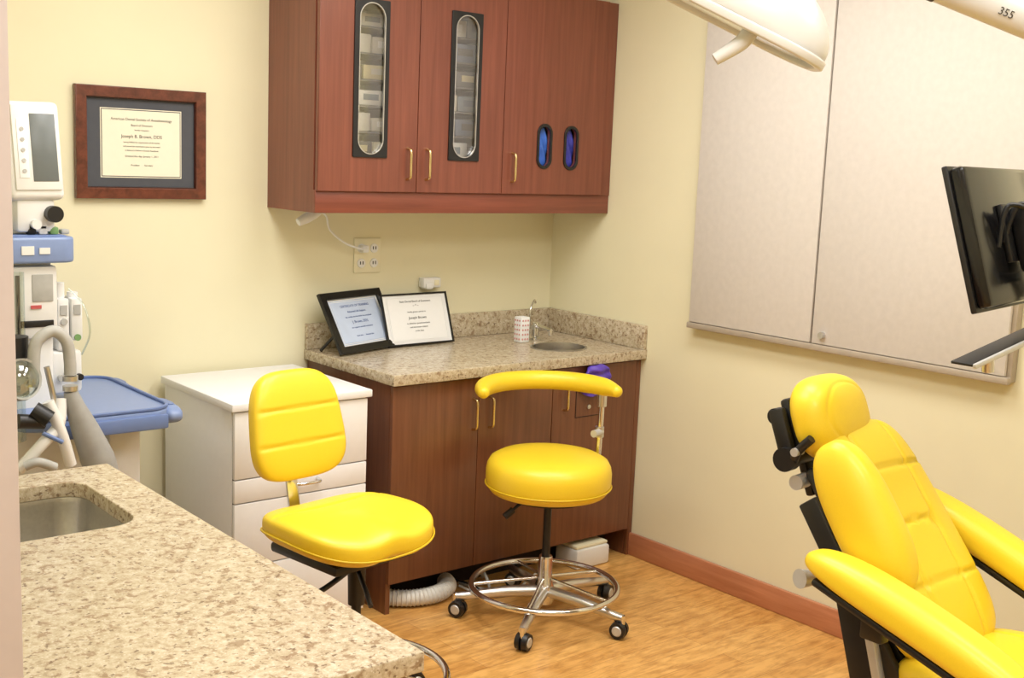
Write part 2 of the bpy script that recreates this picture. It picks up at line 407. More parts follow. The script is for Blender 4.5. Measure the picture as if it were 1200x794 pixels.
cyl('handle_lever',(-.30,-.24,.97),(-.27,-.22,.97),.011,mChr,fa)
cyl('spout',(-.27,-.22,.975),(-.275,-.33,.965),.011,mChr,fa,.009)
cyl('spout_tip',(-.275,-.325,.967),(-.275,-.325,.945),.009,mChr,fa)
fa2=root('filter_tap',(-.2,-.1,.91))
cyl('tap_base',(-.2,-.10,.9105),(-.2,-.10,.95),.013,mChr,fa2)
tube('gooseneck',[(-.2,-.10,.94),(-.2,-.10,1.02),(-.18,-.09,1.05),(-.16,-.08,1.062),(-.15,-.075,1.05)],.005,mChr,fa2)
cu_=root('paper_cup_dispenser',(-.36,-.235,.911))
box('cup_box',-.388,-.340,-.262,-.215,.911,1.02,mPaperW,cu_,.003)
for a_ in range(3):
    for b_ in range(5):
        cyl(f'dot_{a_}{b_}',(-.378+.014*a_,-.2622,.925+.02*b_),(-.378+.014*a_,-.2632,.925+.02*b_),.0045,mRed,cu_,seg=12)
        cyl(f'side_dot_{a_}{b_}',(-.3882,-.252+.014*a_,.925+.02*b_),(-.3892,-.252+.014*a_,.925+.02*b_),.0045,mRed,cu_,seg=12)
pad('purple_glove',.15,.13,.025,mPurple,frame_m((-.29,-.64,.805),(1,-.05,.05),(0,-.1,1)),None,n=3,R=14,SEG=60,taper=-.15,fn=lambda u,v:.008*math.sin(6*u+2*v)+.005*math.sin(11*v))
def pic(name,bl,xd,up,w,h,border,fm,matm,mw,mh,pm,lines,depth=.02,ink=None):
    r=root(name,bl); xd=Vector(xd).normalized(); up=Vector(up); up=(up-xd*up.dot(xd)).normalized(); n=xd.cross(up)
    c=Vector(bl)+xd*w/2+up*h/2
    def at(dx,dy,dz): return frame_m(c+xd*dx+up*dy+n*dz,xd,up)
    plate('frame',[rect(w,h),rect(w-2*border,h-2*border)],depth,fm,at(0,0,depth/2),r,.003)
    plate('backing',[rect(w-2*border+.004,h-2*border+.004)],.004,matm,at(0,0,.005),r)
    plate('mat_line',[rect(mw+.012,mh+.012),rect(mw+.006,mh+.006)],.001,pm,at(0,0,.0078),r)
    plate('sheet',[rect(mw,mh)],.001,pm,at(0,0,.0085),r)
    for i,(s,y,sz) in enumerate(lines): text(f'line_{i}',s,sz,ink or mInk,at(0,y,.0096),r)
    return r,at
r,at=pic('framed_diploma',(-2.182,-.001,1.496),(1,0,0),(0,0,1),.468,.382,.038,mMahog,mMat,.28,.225,mPaperC,
 [('American Dental Society of Anesthesiology',.082,.0125),('Board of Directors',.062,.010),('hereby recognizes',.046,.007),('Joseph B. Brown, DDS',.024,.016),('having fulfilled the requirements of the society',.004,.007),('and passed the examination given by the board',-.010,.007),('is declared a Fellow in General Anesthesia',-.024,.007),('Granted this day, January 1, 2011',-.044,.009),('President        Secretary',-.075,.008)],.025)
plate('inner_lip',[rect(.40,.314),rect(.386,.300)],.006,simple('lip_dark',(60,26,18),.3),at(0,0,.012),r)
f1,at=pic('certificate_frame',(-1.255,-.215,.9115),(.35,.11,0),(-.03,.13,.235),.365,.256,.03,mBlkG,mPaperW,.27,.172,mPaperB,
 [('CERTIFICATE OF TRAINING',.066,.014),('Advanced Life Support',.042,.012),('this certifies that the holder has completed',.02,.009),('J. Brown, DDS',-.002,.016),('the cognitive and skills evaluations',-.025,.009),('Issue date       Renewal date',-.06,.009)],.018,mInkB)
tube('easel_leg',[(-1.22,-.15,1.0),(-1.265,-.09,.915)],.006,mBlk,f1,smooth=False)
f2,at=pic('certificate_frame.001',(-.98,-.13,.9115),(.345,.012,0),(.0,.075,.22),.340,.218,.008,mBlkG,mPaperW,.28,.175,mPaperW,
 [('State Dental Board of Examiners',.074,.012),('~ * ~',.056,.014),('hereby grants a permit to',.03,.009),('Joseph Brown',.005,.016),('to administer general anesthesia',-.018,.009),('and intravenous sedation',-.034,.009),('in this State',-.05,.009)],.014)
ol=root('wall_outlet',(-1.005,0,1.27))
box('plate',-1.068,-.942,-.008,-.0005,1.205,1.345,mOut,ol,.003)
for j,x in enumerate((-1.035,-.975)):
    for i,z in enumerate((1.245,1.305)):
        lathe(f'socket_{j}{i}',[(0,.004),(.018,.004),(.019,0)],(x,-.008,z),mWhtP,ol,24,frame_m((0,0,0),(1,0,0),(0,0,1)))
        for dx in (-.006,.006): box(f'slot_{j}{i}{dx}',x+dx-.002,x+dx+.002,-.0128,-.012,z-.005,z+.008,mBlk,ol)
pc=root('power_cord',(-1.2,-.05,1.35))
box('plug',-1.05,-1.02,-.045,-.012,1.29,1.32,mWhtP,pc,.006)
tube('cord',[(-1.035,-.045,1.305),(-1.08,-.06,1.31),(-1.15,-.06,1.335),(-1.22,-.07,1.385),(-1.25,-.09,1.44),(-1.30,-.12,1.455),(-1.37,-.15,1.435)],.004,mWhtP,pc)
tube('cord_bundle',[(-1.29,-.12,1.462),(-1.345,-.14,1.445),(-1.40,-.14,1.42)],.018,mWhtP,pc,radii=[.5,1,1.1,.8])
af=root('plug_adapter',(-.70,0,1.15))
box('body',-.745,-.655,-.04,-.001,1.135,1.178,mWhtP,af,.006)
box('side_block',-.735,-.70,-.048,-.002,1.130,1.155,mWhtP,af,.004)
box('socket_face',-.69,-.665,-.042,-.039,1.145,1.168,mOut,af,.002)
# ---------------------------------------------------------------- items under base cabinet
hs=root('drain_hose',(-1.1,-.6,0))
HP=[(-1.225,-.52,.036),(-1.15,-.58,.036),(-1.05,-.60,.036),(-.96,-.56,.036),(-.93,-.50,.036)]
tube('hose',HP,.030,mHose,hs,n=14)
P=catmull(HP,7)
for j in range(1,len(P)-1):
    d=(P[j+1]-P[j-1]).normalized()
    lathe(f'rib_{j}',[(.029,-.004),(.034,0),(.029,.004)],P[j],mHose,hs,24,frame_m((0,0,0),(-d.y,d.x,0),(0,0,1)) )
cb=root('cable_tangle',(-.7,-.68,0))
tube('cable_a',[(-.88,-.53,.012),(-.85,-.66,.007),(-.75,-.70,.007),(-.6,-.62,.007),(-.5,-.57,.007)],.005,mWhtP,cb)
tube('cable_b',[(-.86,-.5,.012),(-.82,-.64,.02),(-.79,-.56,.07),(-.74,-.5,.01)],.006,mGreyH,cb)
tube('cable_c',[(-.88,-.50,.03),(-.86,-.60,.03),(-.84,-.66,.008),(-.72,-.66,.006),(-.6,-.55,.006)],.004,mBlk,cb)
bx=root('floor_power_unit',(-.25,-.56,0))
box('body',-.35,-.16,-.64,-.50,.0,.085,mWhtP,bx,.012)
box('lid',-.345,-.165,-.63,-.51,.085,.1,mOut,bx,.006)
# ---------------------------------------------------------------- white drawer cabinet
wc=root('white_drawer_cabinet',(-1.63,-.33,0))
A0,A1,B0,B1=-1.895,-1.355,-.605,-.035
box('body',A0+.012,A1-.012,B0+.03,B1-.01,.04,.835,mWht,wc,.001)
box('plinth',A0+.03,A1-.03,B0+.05,B1-.02,0,.04,mGap,wc)
box('top',A0,A1,B0,B1,.835,.862,mWht,wc,.004)
for i,(a,b) in enumerate(((.604,.830),(.522,.600),(.30,.518),(.05,.296))):
    box(f'drawer_{i+1}',A0+.014,A1-.014,B0+.010,B0+.026,a,b,mWht,wc,.002)
box('gap_panel',A0+.016,A1-.016,B0+.026,B0+.031,.05,.83,mGap,wc)
xm=-1.62; yb=B0+.010
for nm,zz in (('drawer_handle',.568),('drawer_handle_low',.44)):
    tube(nm,[(xm-.05,yb,zz),(xm-.045,yb-.03,zz-.002),(xm,yb-.038,zz-.002),(xm+.045,yb-.03,zz-.002),(xm+.05,yb,zz)],.006,mChr,wc)
# ---------------------------------------------------------------- foreground granite counter
fc=root('island_counter',(-2.88,-1.95,0))
X0,X1,Y0,Y1=-3.195,-2.555,-2.61,-1.265
cxm,cym=(X0+X1)/2,(Y0+Y1)/2
sxc,syc,sw,sh=-2.88,-1.56,.43,.37
plate('granite_slab',[rect(X1-X0,Y1-Y0),rect(sw,sh,sxc-cxm,syc-cym,.06,8)],.035,mGran,Matrix.Translation((cxm,cym,.8925)),fc,.003)
box('cabinet_front',X1-.05,X1-.03,Y0+.03,Y1-.03,.1,.875,mCherryL,fc)
box('cabinet_end_near',X0+.01,X1-.05,Y0+.03,Y0+.05,0.,.875,mCherryL,fc)
box('cabinet_end_far',X0+.01,X1-.05,Y1-.05,Y1-.03,0.,.875,mCherryL,fc)
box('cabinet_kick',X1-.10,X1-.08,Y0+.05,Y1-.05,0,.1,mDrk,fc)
for i,(a,b) in enumerate(((Y0+.035,-2.17),(-2.165,-1.73),(-1.725,Y1-.035))):
    box(f'cabinet_door_{i+1}',X1-.03,X1-.012,a,b,.11,.87,mCherryL,fc,.002)
us=root('undermount_sink',(sxc,syc,.85))
def ringpts(w,h,r,z,cx=sxc,cy=syc): return [(x,y,z) for x,y in rect(w,h,cx,cy,r,8)]
bm=bmesh.new(); prev=None
for w_,h_,r_,z_ in ((sw+.03,sh+.03,.07,.8745),(sw+.004,sh+.004,.062,.8745),(sw-.002,sh-.002,.06,.86),(sw-.02,sh-.02,.055,.74),(sw-.05,sh-.05,.05,.72),(sw-.3,sh-.25,.03,.716)):
    vs=[bm.verts.new(p) for p in ringpts(w_,h_,r_,z_)]
    if prev:
        for k in range(len(vs)): bm.faces.new((prev[k],prev[(k+1)%len(vs)],vs[(k+1)%len(vs)],vs[k]))
    prev=vs
bm.faces.new(prev); bmesh.ops.recalc_face_normals(bm,faces=bm.faces)
me=bpy.data.meshes.new('basin'); bm.to_mesh(me); bm.free(); o=put('basin',me,mSteel,us,Matrix.Identity(4)); sharp(o,50)
lathe('drain',[(0,.002),(.03,.002),(.035,0)],(sxc,syc,.7165),mChr,us,32)
# ---------------------------------------------------------------- stools
def stool_base(r,cx,cy,ringz,ringr,seatz,a0,legr=.33):
    lathe('hub',[(0,.06),(.035,.06),(.038,.075),(.036,.13),(.028,.15),(.026,.23),(.024,.24),(0,.24)],(cx,cy,0),mChr,r)
    cyl('gas_column',(cx,cy,.23),(cx,cy,seatz-.12),.0145,mBlk,r)
    cyl('column_sleeve',(cx,cy,seatz-.17),(cx,cy,seatz-.05),.024,mBlk,r,.027)
    for k in range(5):
        a=math.radians(a0+72*k); dx,dy=math.cos(a),math.sin(a)
        tube(f'leg_{k+1}',[(cx+dx*.02,cy+dy*.02,.105),(cx+dx*.15,cy+dy*.15,.098),(cx+dx*(legr-.04),cy+dy*(legr-.04),.08),(cx+dx*legr,cy+dy*legr,.077)],.019,mAlu,r,radii=[1.25,1.05,.85,.75],n=6)
        px,py=cx+dx*(legr+.0),cy+dy*(legr+.0)
        cyl(f'caster_stem_{k+1}',(px,py,.05),(px,py,.088),.009,mChr,r)
        b=a+math.radians(60+17*k); wx,wy=math.cos(b),math.sin(b)
        qx,qy=px-wy*.012,py+wx*.012
        for sgn in (-1,1):
            cyl(f'caster_wheel_{k+1}_{sgn}',(qx+wx*.004*sgn,qy+wy*.004*sgn,.0325),(qx+wx*.023*sgn,qy+wy*.023*sgn,.0325),.032,mBlk,r,.029)
            cyl(f'caster_cap_{k+1}_{sgn}',(qx+wx*.023*sgn,qy+wy*.023*sgn,.0325),(qx+wx*.026*sgn,qy+wy*.026*sgn,.0325),.019,mAluP,r,.016)
        box(f'caster_hood_{k+1}',-.004,.004,-.02,.018,-.012,.03,mBlk,r,.003,frame_m((qx,qy,.038),(wx,wy,0),(-wy,wx,0)))
        cyl(f'ring_strut_{k+1}',(cx+dx*.03,cy+dy*.03,ringz+.03),(cx+dx*ringr,cy+dy*ringr,ringz),.006,mChr,r)
    tube('foot_ring',[(cx+ringr*math.cos(2*math.pi*k/64),cy+ringr*math.sin(2*math.pi*k/64),ringz) for k in range(64)],.0115,mChr,r,True,False)
sx,sy=-.793,-.935
st=root('assistant_stool',(sx,sy,0))
stool_base(st,sx,sy,.125,.272,.595,144)
dz=.022
lathe('seat',[(0,.462+dz),(.17,.462+dz),(.212,.468+dz),(.226,.485+dz),(.231,.51+dz),(.231,.545+dz),(.227,.566+dz),(.216,.586+dz),(.19,.600+dz),(.12,.609+dz),(0,.612+dz)],(sx-.004,sy,0),mYel,st,72)
tube('seat_piping',[(sx-.004+.2315*math.cos(2*math.pi*k/64),sy+.2315*math.sin(2*math.pi*k/64),.495+dz) for k in range(64)],.003,mYelD,st,True,False)
cyl('seat_plate',(sx,sy,.468),(sx,sy,.485),.16,mBlk,st)
tube('lever',[(sx,sy,.455),(sx-.09,sy+.03,.45),(sx-.13,sy+.045,.425)],.006,mBlk,st)
cyl('lever_paddle',(sx-.13,sy+.045,.425),(sx-.16,sy+.055,.40),.013,mBlk,st)
Pz=.855
arc=[]
for k in range(17):
    a=math.radians(-22+k*(172/16)); arc.append((sx-.005+.252*math.cos(a),sy+.252*math.sin(a),Pz))
tube('arm_bar_cushion',arc,.036,mYel,st,n=3,radii=[.6,.95,1.0,1.0,1,1,1,1,.95,.6],res=10)
ball('cushion_end_a',arc[0],.022,mYel,st); ball('cushion_end_b',arc[-1],.022,mYel,st)
pe=Vector(arc[2]); 
tube('arm_post',[(sx+.05,sy-.0,.465),(sx+.20,sy+.0,.465),(pe.x+.0,pe.y+.02,.49),(pe.x,pe.y+.005,.6),(pe.x,pe.y,Pz-.03)],.011,mChr,st,n=6)
cyl('post_clamp',(pe.x,pe.y,Pz-.075),(pe.x,pe.y,Pz-.03),.018,mAlu,st)
cyl('post_collar',(pe.x,pe.y+.005,.66),(pe.x,pe.y+.005,.70),.017,mAlu,st)
cyl('post_knob',(pe.x-.045,pe.y-.01,.68),(pe.x,pe.y,.68),.014,mAluP,st)
ox,oy=-1.83,-1.27
os_=root('operator_stool',(ox,oy,0))
stool_base(os_,ox,oy,.17,.272,.56,20)
fd=Vector((.14,-.99,0)).normalized(); ld=Vector((.99,.14,0)).normalized()
SXo,SYo=ox-.03,oy+.015
seatM=frame_m((SXo,SYo,.622),ld,-fd)
def sg(c,n=2.9): return math.copysign(abs(c)**(2/n),c)
pad('seat',.44,.44,.10,mYel,seatM,os_,n=2.9,p=3.2,taper=-.06,fn=lambda u,v:.024*u*u-.012*v*v+(.018*math.exp(-(u/.25)**2)*max(0,-v)),Tb=.062,gy=(.08,),gd=.005,gw=.006)
tube('seat_piping',[ (seatM@Vector((.2225*sg(math.cos(a))*(1-.06*sg(math.sin(a))),.2225*sg(math.sin(a)),.024*sg(math.cos(a))**2-.012*sg(math.sin(a))**2-.018)))[:] for a in [2*math.pi*(k+.5)/72 for k in range(72)]],.003,mYelD,os_,True,False)
box('seat_pan',-.15,.15,-.14,.16,-.08,-.05,mBlk,os_,.01,seatM)
box('tilt_mechanism',-.05,.05,-.06,.24,-.115,-.075,mBlk,os_,.01,seatM)
tube('height_lever',[(ox,oy,.51),(ox-.14,oy-.08,.50),(ox-.22,oy-.10,.485)],.008,mBlk,os_)
tube('tilt_lever',[(ox,oy,.50),(ox-.06,oy-.14,.49),(ox-.08,oy-.2,.465)],.007,mBlk,os_)
bk=-fd
bc_=Vector((ox,oy,0))+bk*.285
bM=frame_m((bc_.x-.012,bc_.y,.875),ld,Vector((bk.x*.22,bk.y*.22,1)))
pad('backrest',.325,.33,.085,mYel,bM,os_,n=3.4,p=3.2,taper=-.10,gy=(.05,-.055),gx=(),gd=.006,gw=.005,bx=.5)
pb=bc_+bk*.035
tube('back_post',[(pb.x,pb.y,.88),(pb.x,pb.y-.005,.75),(pb.x-bk.x*.02,pb.y-bk.y*.02,.62),(pb.x-bk.x*.03,pb.y-bk.y*.03,.55),(pb.x-bk.x*.09,pb.y-bk.y*.09,.52),(ox,oy,.515)],.012,mChr,os_,n=6)
box('post_flat',-.02,.02,-.25,.02,-.055,-.045,mChr,os_,.003,bM)
# ---------------------------------------------------------------- dental chair
dc=root('dental_chair',(-.93,-2.8,0))
CX=-.925
up=Vector((0,.60,.80)).normalized()
backM=frame_m((CX,-2.45,.765),(1,0,0),up)
pad('backrest',.385,.64,.13,mYel,backM,dc,n=4.5,p=3.6,taper=-.10,gx=(-.085,.085),gy=(-.14,.02,.17),gd=.009,gw=.005,R=44,SEG=200,Tb=.05)
box('back_shell',-.165,.165,-.30,.24,-.075,-.04,mBlk,dc,.02,backM)
headM=frame_m((CX-.045,-2.225,1.042),(1,.12,0),Vector((0,.36,.93)))
pad('headrest',.285,.225,.17,mYel,headM,dc,n=2.6,p=2.4,Tb=.06,bx=.5,gfn=lambda x,y: math.hypot(x,y*1.3)-.105,gd=.003,gw=.005)
box('headrest_plate',-.09,.09,-.07,.07,-.075,-.045,mBlk,dc,.01,headM)
box('headrest_bracket',-.035,.035,-.2,.03,-.10,-.075,mBlk,dc,.008,headM)
cyl('headrest_joint',headM@Vector((-.11,-.085,-.07)),headM@Vector((.07,-.085,-.07)),.024,mBlk,dc)
cyl('headrest_knob',headM@Vector((-.145,-.085,-.07)),headM@Vector((-.11,-.085,-.07)),.032,mBlk,dc)
cyl('headrest_knob_2',headM@Vector((-.12,.03,-.08)),headM@Vector((-.09,.03,-.08)),.022,mBlk,dc)
box('headrest_link',-.125,-.10,-.11,.05,-.095,-.05,mBlk,dc,.008,headM)
tube('side_flap',[headM@Vector((-.12,-.10,-.06)),headM@Vector((-.147,-.07,-.02)),headM@Vector((-.150,-.045,.03))],.012,mBlk,dc)
cyl('flap_bolt',headM@Vector((-.167,-.07,-.02)),headM@Vector((-.13,-.07,-.02)),.011,mAluP,dc)
cyl('neck_clamp',headM@Vector((-.13,-.15,-.06)),headM@Vector((-.08,-.15,-.06)),.020,mAluP,dc)
wingM=frame_m((-1.160,-2.49,.862),(1,.1,0),Vector((0,.56,.83)))
pad('side_bolster',.12,.40,.17,mYel,wingM,dc,n=3,p=2.5,taper=-.12)
for i,x in enumerate((-1.12,-.73)):
    MM=frame_m((x,-2.45,.765),(1,0,0),up)
    box(f'back_rail_{i+1}',-.012,.012,-.36,.16,-.10,-.04,mBlk,dc,.006,MM)
    box(f'rail_face_{i+1}',-.016,.016,-.40,-.06,-.108,-.098,mAluP,dc,.003,MM)
    sg_=-1 if i==0 else 1
    fm_=frame_m((x+sg_*.02,-2.53,.42),(1,0,0),Vector((0,.30,.95)))
    box(f'side_frame_{i+1}',-.010,.010,-.30,.24,-.04,.03,mBlk,dc,.004,fm_)
    box(f'side_frame_edge_{i+1}',-.013,.013,-.30,.24,.028,.052,mAluP,dc,.003,fm_)
cyl('recline_bar',(-1.235,-2.42,.705),(-1.0,-2.42,.705),.014,mAluP,dc)
cyl('recline_knob',(-1.29,-2.41,.71),(-1.235,-2.42,.705),.024,mAluP,dc,.016)
box('recline_bracket',-1.18,-1.135,-2.47,-2.38,.66,.75,mAluP,dc,.006)
cyl('recline_pin',(-1.22,-2.455,.745),(-1.14,-2.455,.745),.015,mAluP,dc)
cyl('recline_pin_2',(-1.21,-2.45,.675),(-1.14,-2.45,.675),.013,mBlk,dc)
def arm(nm,x,y0,z0,y1,z1,hy):
    d=Vector((0,y1-y0,z1-z0)); c=Vector((x,(y0+y1)/2,(z0+z1)/2)); 
    Mx=frame_m(c,(1,0,0),-d); L=d.length
    pad(nm,.12,L,.11,mYel,Mx,dc,n=3.2,p=2.6,Tb=.04,taper=.06,by=-.12)
    box(nm+'_plate',-.045,.045,-L/2+.03,L/2-.05,-.055,-.035,mBlk,dc,.008,Mx)
    cyl(nm+'_post',(x,y1+.10,z1-.03),(x,y1+.13,.42),.014,mBrass,dc)
    cyl(nm+'_post_foot',(x,y1+.13,.43),(CX+(x-CX)*.5,y1+.13,.41),.014,mAluP,dc)
    box(nm+'_hinge',x-.02,x+.02,y0+hy-.06,y0+hy,z0-.16,z0-.09,mBlk,dc,.008)
arm('armrest_near',-1.28,-2.43,.785,-3.06,.605,-.16)
arm('armrest_far',-.635,-2.22,.825,-2.88,.595,-.1)
seatM2=frame_m((CX,-2.95,.50),(1,0,0),(0,1,-.06))
pad('seat',.50,.78,.15,mYel,seatM2,dc,n=4.5,p=3.4,gx=(-.13,.13),gy=(.1,),R=36)
legM=frame_m((CX,-3.62,.40),(1,0,0),(0,1,.25))
pad('leg_rest',.42,.7,.12,mYel,legM,dc,n=4,p=3.2)
box('seat_pan',CX-.2,CX+.2,-3.3,-2.6,.38,.43,mAluP,dc,.015)
box('lift_arm',CX-.12,CX+.12,-3.2,-2.6,.10,.39,mWhtP,dc,.04)
box('base_plate',CX-.27,CX+.27,-3.45,-2.35,0,.07,mWhtP,dc,.02)
box('back_hinge',CX-.20,CX+.20,-2.72,-2.6,.40,.50,mBlk,dc,.02)
# ---------------------------------------------------------------- operatory light
dl=root('dental_operatory_light',(-1.78,-2.49,2.0))
la=Vector((.235,-.22,-.145)).normalized()
lb=Vector((.75,.64,.035)); lc=(-1.80,-2.475,1.994)
lM=frame_m(lc,la,lb)
if lM.col[2][2]<0: lM=frame_m(lc,la,-lb)
pad('housing',.46,.28,.26,mLampW,lM,dl,n=3.,p=2.0,Tb=.012,taper=0)
plate('rim',[rect(.465,.285,0,0,.11,10),rect(.43,.25,0,0,.1,10)],.018,mLampW,lM@Matrix.Translation((0,0,-.010)),dl,.004)
pad('reflector',.43,.25,.01,mChr,lM@Matrix.Translation((0,0,-.008)),dl,n=3,p=2,R=10,SEG=60)
sy_=-1 if (lM@Vector((0,-.1,0))).y<(lM@Vector((0,.1,0))).y else 1
tube('handle',[lM@Vector((.07,.10*sy_,-.005)),lM@Vector((.065,.105*sy_,-.04)),lM@Vector((.035,.11*sy_,-.09))],.015,mLampW,dl,radii=[1.15,1,.75])
cyl('swivel',lM@Vector((.03,0,.09)),lM@Vector((.03,.0,.17)),.03,mLampW,dl)
eA=Vector((-1.62,-2.74,2.075)); eB=Vector((-1.05,-3.26,1.80))
tube('yoke',[lM@Vector((.03,0,.16)),Vector((-1.70,-2.62,2.22)),eA],.016,mLampW,dl)
cyl('spring_arm',eA,eB,.032,mLampW,dl)
cyl('arm_ring',eA+(eB-eA)*.10,eA+(eB-eA)*.115,.0335,mBlk,dl)
ad=(eB-eA).normalized(); an=Vector((-.73,-.64,-.25)); an=(an-ad*an.dot(ad)).normalized()
text('arm_label','355',.020,mInk,frame_m(eA+(eB-eA)*.27+an*.033,ad,an.cross(ad)),dl)
cyl('elbow',eB+Vector((0,0,-.05)),eB+Vector((0,0,.07)),.04,mLampW,dl)
cyl('ceiling_pole',eB+Vector((0,0,.05)),(eB.x,eB.y,H),.028,mLampW,dl)
# ---------------------------------------------------------------- monitor on arm
mo=root('wall_mount_monitor',(-.86,-2.6,1.55))
wv=Vector((.984,.18,0)); mup=Vector((-.05,.29,.957))
mM=frame_m((-.853,-2.60,1.552),wv,mup)
box('back_case',-.25,.25,-.165,.165,-.008,.03,mBlkG,mo,.012,mM)
box('bezel',-.255,.255,-.172,.172,-.02,-.005,mBlk,mo,.004,mM)
box('screen',-.24,.24,-.155,.155,-.0215,-.0195,mBlkG,mo,0,mM)
box('vesa_plate',-.09,.07,-.07,.07,.03,.045,mBlk,mo,.004,mM)
box('tilt_head',-.06,.05,-.10,.06,.045,.10,mBlk,mo,.012,mM)
for j in range(5): tube(f'cable_{j}',[mM@Vector((-.13+.045*j,-.03+.01*j,.03)),mM@Vector((-.12+.045*j,.06,.07+.01*j)),mM@Vector((-.07+.04*j,.0,.12)),mM@Vector((-.09+.045*j,-.12,.07)),mM@Vector((-.03,-.09,.15))],.006,mBlk,mo)
hb=mM@Vector((0,-.02,.10))
cyl('arm_joint',hb+Vector((0,-.01,-.06)),hb+Vector((0,-.01,.06)),.03,mBlk,mo)
tube('arm_outer',[hb,Vector((-.5,-2.98,1.5))],.024,mBlk,mo,smooth=False)
tube('arm_inner',[Vector((-.5,-2.98,1.5)),Vector((-.02,-2.8,1.5))],.024,mBlk,mo,smooth=False)
box('wall_bracket',-.03,-.001,-2.87,-2.73,1.4,1.6,mBlk,mo,.006)
trM=frame_m((-.80,-2.63,1.30),Vector((.355,0,.062)),Vector((0,1,0)))
box('keyboard_tray',-.25,.25,-.035,.02,-.003,.004,mBlk,mo,.002,trM)
box('tray_edge',-.25,.25,-.045,-.035,-.007,.005,mAluP,mo,.003,trM)
tube('tray_post',[hb,Vector((-.72,-2.72,1.40)),Vector((-.71,-2.65,1.315))],.012,mBlk,mo)
cyl('tray_clip',trM@Vector((-.17,-.03,-.035)),trM@Vector((-.17,-.03,-.004)),.014,mAlu,mo)
# ---------------------------------------------------------------- anaesthesia machine
am=root('anesthesia_machine',(-2.5,-.5,0))
monM=frame_m((-2.475,-.50,1.655),(1,.0,0.02),(0,.12,1))
box('monitor_case',-.078,.078,-.142,.142,-.05,.02,mWhtP,am,.018,monM,seg=4)
box('monitor_bezel',-.062,.07,-.115,.13,.018,.026,mWhtP,am,.006,monM)
box('monitor_screen',-.012,.06,-.09,.105,.0255,.0275,mScreen,am,.001,monM)
box('monitor_buttons',-.05,-.022,-.08,.09,.0255,.028,mWht,am,.002,monM)
for j in range(5): cyl(f'monitor_key_{j}',monM@Vector((-.036,-.06+.03*j,.028)),monM@Vector((-.036,-.06+.03*j,.030)),.006,mGreyH,am,seg=12)
box('monitor_foot',-2.53,-2.42,-.52,-.42,1.42,1.52,mWhtP,am,.012)
cyl('monitor_knob',(-2.43,-.55,1.475),(-2.43,-.51,1.475),.024,mBlk,am)
cyl('monitor_knob_2',(-2.48,-.54,1.445),(-2.48,-.50,1.445),.014,mWhtP,am)
tube('monitor_cable',[(-2.55,-.47,1.6),(-2.585,-.50,1.55),(-2.575,-.53,1.47),(-2.55,-.50,1.43)],.006,mGreyH,am)
plate('top_shelf',[rect(.40,.34,0,0,.04,6)],.075,mBlue,Matrix.Translation((-2.575,-.40,1.372)),am,.008)
box('shelf_top_tray',-2.75,-2.40,-.55,-.25,1.408,1.414,mBlueD,am,.002)
box('tray_edge_label',-2.535,-2.50,-.573,-.569,1.36,1.385,mWhtP,am)
box('tray_edge_label_2',-2.485,-2.455,-.573,-.569,1.362,1.38,mWhtP,am)
for j in range(4): box(f'shelf_item_{j}',-2.50+.032*j,-2.475+.032*j,-.52,-.49,1.414,1.45-.007*j,(mBlk,mWhtP,mGreen,mGreyH)[j],am,.005)
box('tower',-2.72,-2.43,-.52,-.12,.25,1.335,mWhtP,am,.015)
box('tower_front_panel',-2.56,-2.425,-.545,-.515,1.11,1.325,mWhtP,am,.012)
box('panel_display',-2.50,-2.44,-.548,-.544,1.22,1.30,mGreyH,am,.002)
box('panel_red_mark',-2.505,-2.475,-.549,-.546,1.20,1.21,mRedM,am)
box('panel_dark_row',-2.54,-2.44,-.549,-.544,1.145,1.165,mBlk,am,.002)
for j in range(2):
    x=-2.395+.04*j
    box(f'vaporizer_{j}',x-.018,x+.018,-.50,-.42,1.06+.03*j,1.22,mWhtP,am,.008)
    cyl(f'vaporizer_knob_{j}',(x,-.46,1.22),(x,-.46,1.265-.03*j),.016,mWhtP,am)
    cyl(f'vaporizer_cap_{j}',(x,-.505,1.15-.05*j),(x,-.50,1.15-.05*j),.010,mGreen if j else mGreyH,am)
    box(f'vaporizer_slot_{j}',x-.010,x+.010,-.503,-.499,1.17,1.20,mGreyH,am)
box('side_manifold',-2.43,-2.34,-.50,-.40,.93,1.06,mWhtP,am,.012)
for j in range(3): cyl(f'gas_port_{j}',(-2.41+.028*j,-.505,.98+.02*(j%2)),(-2.41+.028*j,-.52,.98+.02*(j%2)),.010,(mGreyH,mGreen,mBlk)[j],am)
tube('sample_line',[(-2.35,-.52,1.05),(-2.335,-.55,1.12),(-2.345,-.53,1.20),(-2.38,-.50,1.25)],.003,mClear,am)
cyl('flowmeter_glass',(-2.545,-.56,1.11),(-2.545,-.56,1.31),.018,mClear,am)
cyl('flowmeter_core',(-2.545,-.56,1.12),(-2.545,-.56,1.30),.006,mBlk,am)
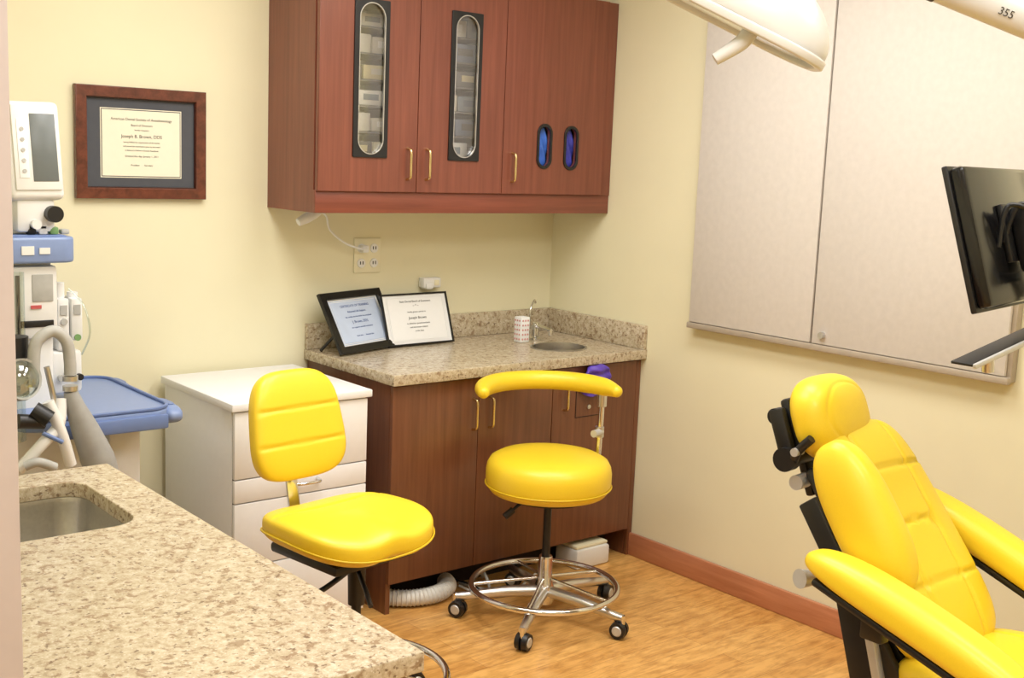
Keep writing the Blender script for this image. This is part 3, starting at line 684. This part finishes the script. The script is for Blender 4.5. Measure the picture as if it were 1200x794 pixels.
# breathing circuit hangs in front of the work table; bp maps machine-drawing units to metres on that plane
YB=-.80
def bp(u,v,dy=0): return (-2.528+(u-60)*.00227,YB+dy,1.377-(v-300)*.00233)
tube('inspiratory_elbow',[bp(38,452),bp(37,425),bp(41,400),bp(60,388),bp(76,401),bp(80,425),bp(80,442)],.0165,mGreyH,am)
for j in range(2):
    a_=Vector(bp(80,443+12*j)); cyl(f'elbow_ring_{j}',a_,a_-Vector((0,0,.014)),.021,mAlu,am)
tube('breathing_bag',[bp(80,462),bp(86,482),bp(98,512),bp(112,548),bp(120,575)],.045,mBag,am,radii=[.4,.6,.85,1.05,1.0],n=8)
lathe('valve_dome',[(0,.025),(.03,.02),(.05,0),(.052,-.012),(0,-.012)],bp(20,440,-.03),mClear,am,32,frame_m((0,0,0),(1,.3,0),(0,.2,1)))
lathe('valve_ring',[(.05,.0),(.056,.003),(.056,-.012),(.05,-.012)],bp(20,440,-.028),mGreyH,am,32,frame_m((0,0,0),(1,.3,0),(0,.2,1)))
cyl('absorber_block',bp(20,420,.05),bp(20,395,.05),.04,mBlk,am)
box('absorber_head',bp(2,0)[0],bp(34,0)[0],YB+.01,YB+.12,bp(0,470)[2],bp(0,425)[2],mGreyH,am,.01)
box('absorber_mount',bp(2,0)[0],bp(26,0)[0],YB+.10,-.50,bp(0,465)[2],bp(0,430)[2],mGreyH,am,.008)
cyl('absorber_canister',bp(14,520,.06),bp(14,470,.06),.045,mClear,am)
cyl('black_valve',bp(12,488,-.04),bp(42,492,-.04),.02,mBlk,am)
cyl('black_valve_2',bp(30,476,-.04),bp(46,488,-.06),.024,mBlk,am)
cyl('black_hose_end',bp(12,372,.06),bp(20,372,.06),.018,mBlk,am)
tube('blue_lever',[bp(40,505,-.04),bp(62,518,-.05)],.006,mBlueD,am,smooth=False)
tube('steel_stem',[bp(52,430),bp(60,470),bp(66,500)],.008,mAlu,am)
tube('white_bracket_1',[bp(14,548,-.02),bp(40,520,-.03),bp(62,500,-.02),bp(68,470,0)],.016,mWhtP,am)
tube('white_bracket_2',[bp(50,470,-.02),bp(64,510,-.03),bp(76,550,-.02)],.016,mWhtP,am)
tube('hose_low',[bp(16,540,-.06),bp(30,536,-.07),bp(50,545,-.07)],.013,mGreyH,am)
plate('work_table',[rect(.46,.58,0,0,.08,10)],.03,mBlue,Matrix.Translation((-2.37,-.44,.885)),am,.008)
plate('table_rim',[rect(.46,.58,0,0,.08,10),rect(.44,.56,0,0,.07,10)],.010,mBlueD,Matrix.Translation((-2.37,-.44,.905)),am,.003)
for j,yy in enumerate((-.62,-.24)):
    pad(f'table_grip_{j}',.07,.20 if j==0 else .16,.06,mBlue,Matrix.Translation((-2.135,yy,.872)),am,n=3,p=2.5,R=12,SEG=48)
    pad(f'grip_slot_{j}',.03,.10,.006,mBlueD,Matrix.Translation((-2.13,yy,.901)),am,n=3,p=2.5,R=8,SEG=40)
box('table_front_lip',-2.50,-2.17,-.745,-.73,.845,.89,mBlueD,am,.007)
box('cart_column',-2.30,-2.20,-.60,-.30,.14,.87,mWhtP,am,.01)
box('cart_drawers',-2.62,-2.32,-.56,-.15,.2,.86,mWhtP,am,.01)
box('cart_base',-2.80,-2.12,-.72,-.12,.09,.2,mWhtP,am,.03)
for j,(x,y) in enumerate(((-2.74,-.66),(-2.18,-.66),(-2.74,-.18),(-2.18,-.18))):
    cyl(f'cart_wheel_{j}',(x-.02,y,.045),(x+.02,y,.045),.045,mGreyH,am)
print('done')
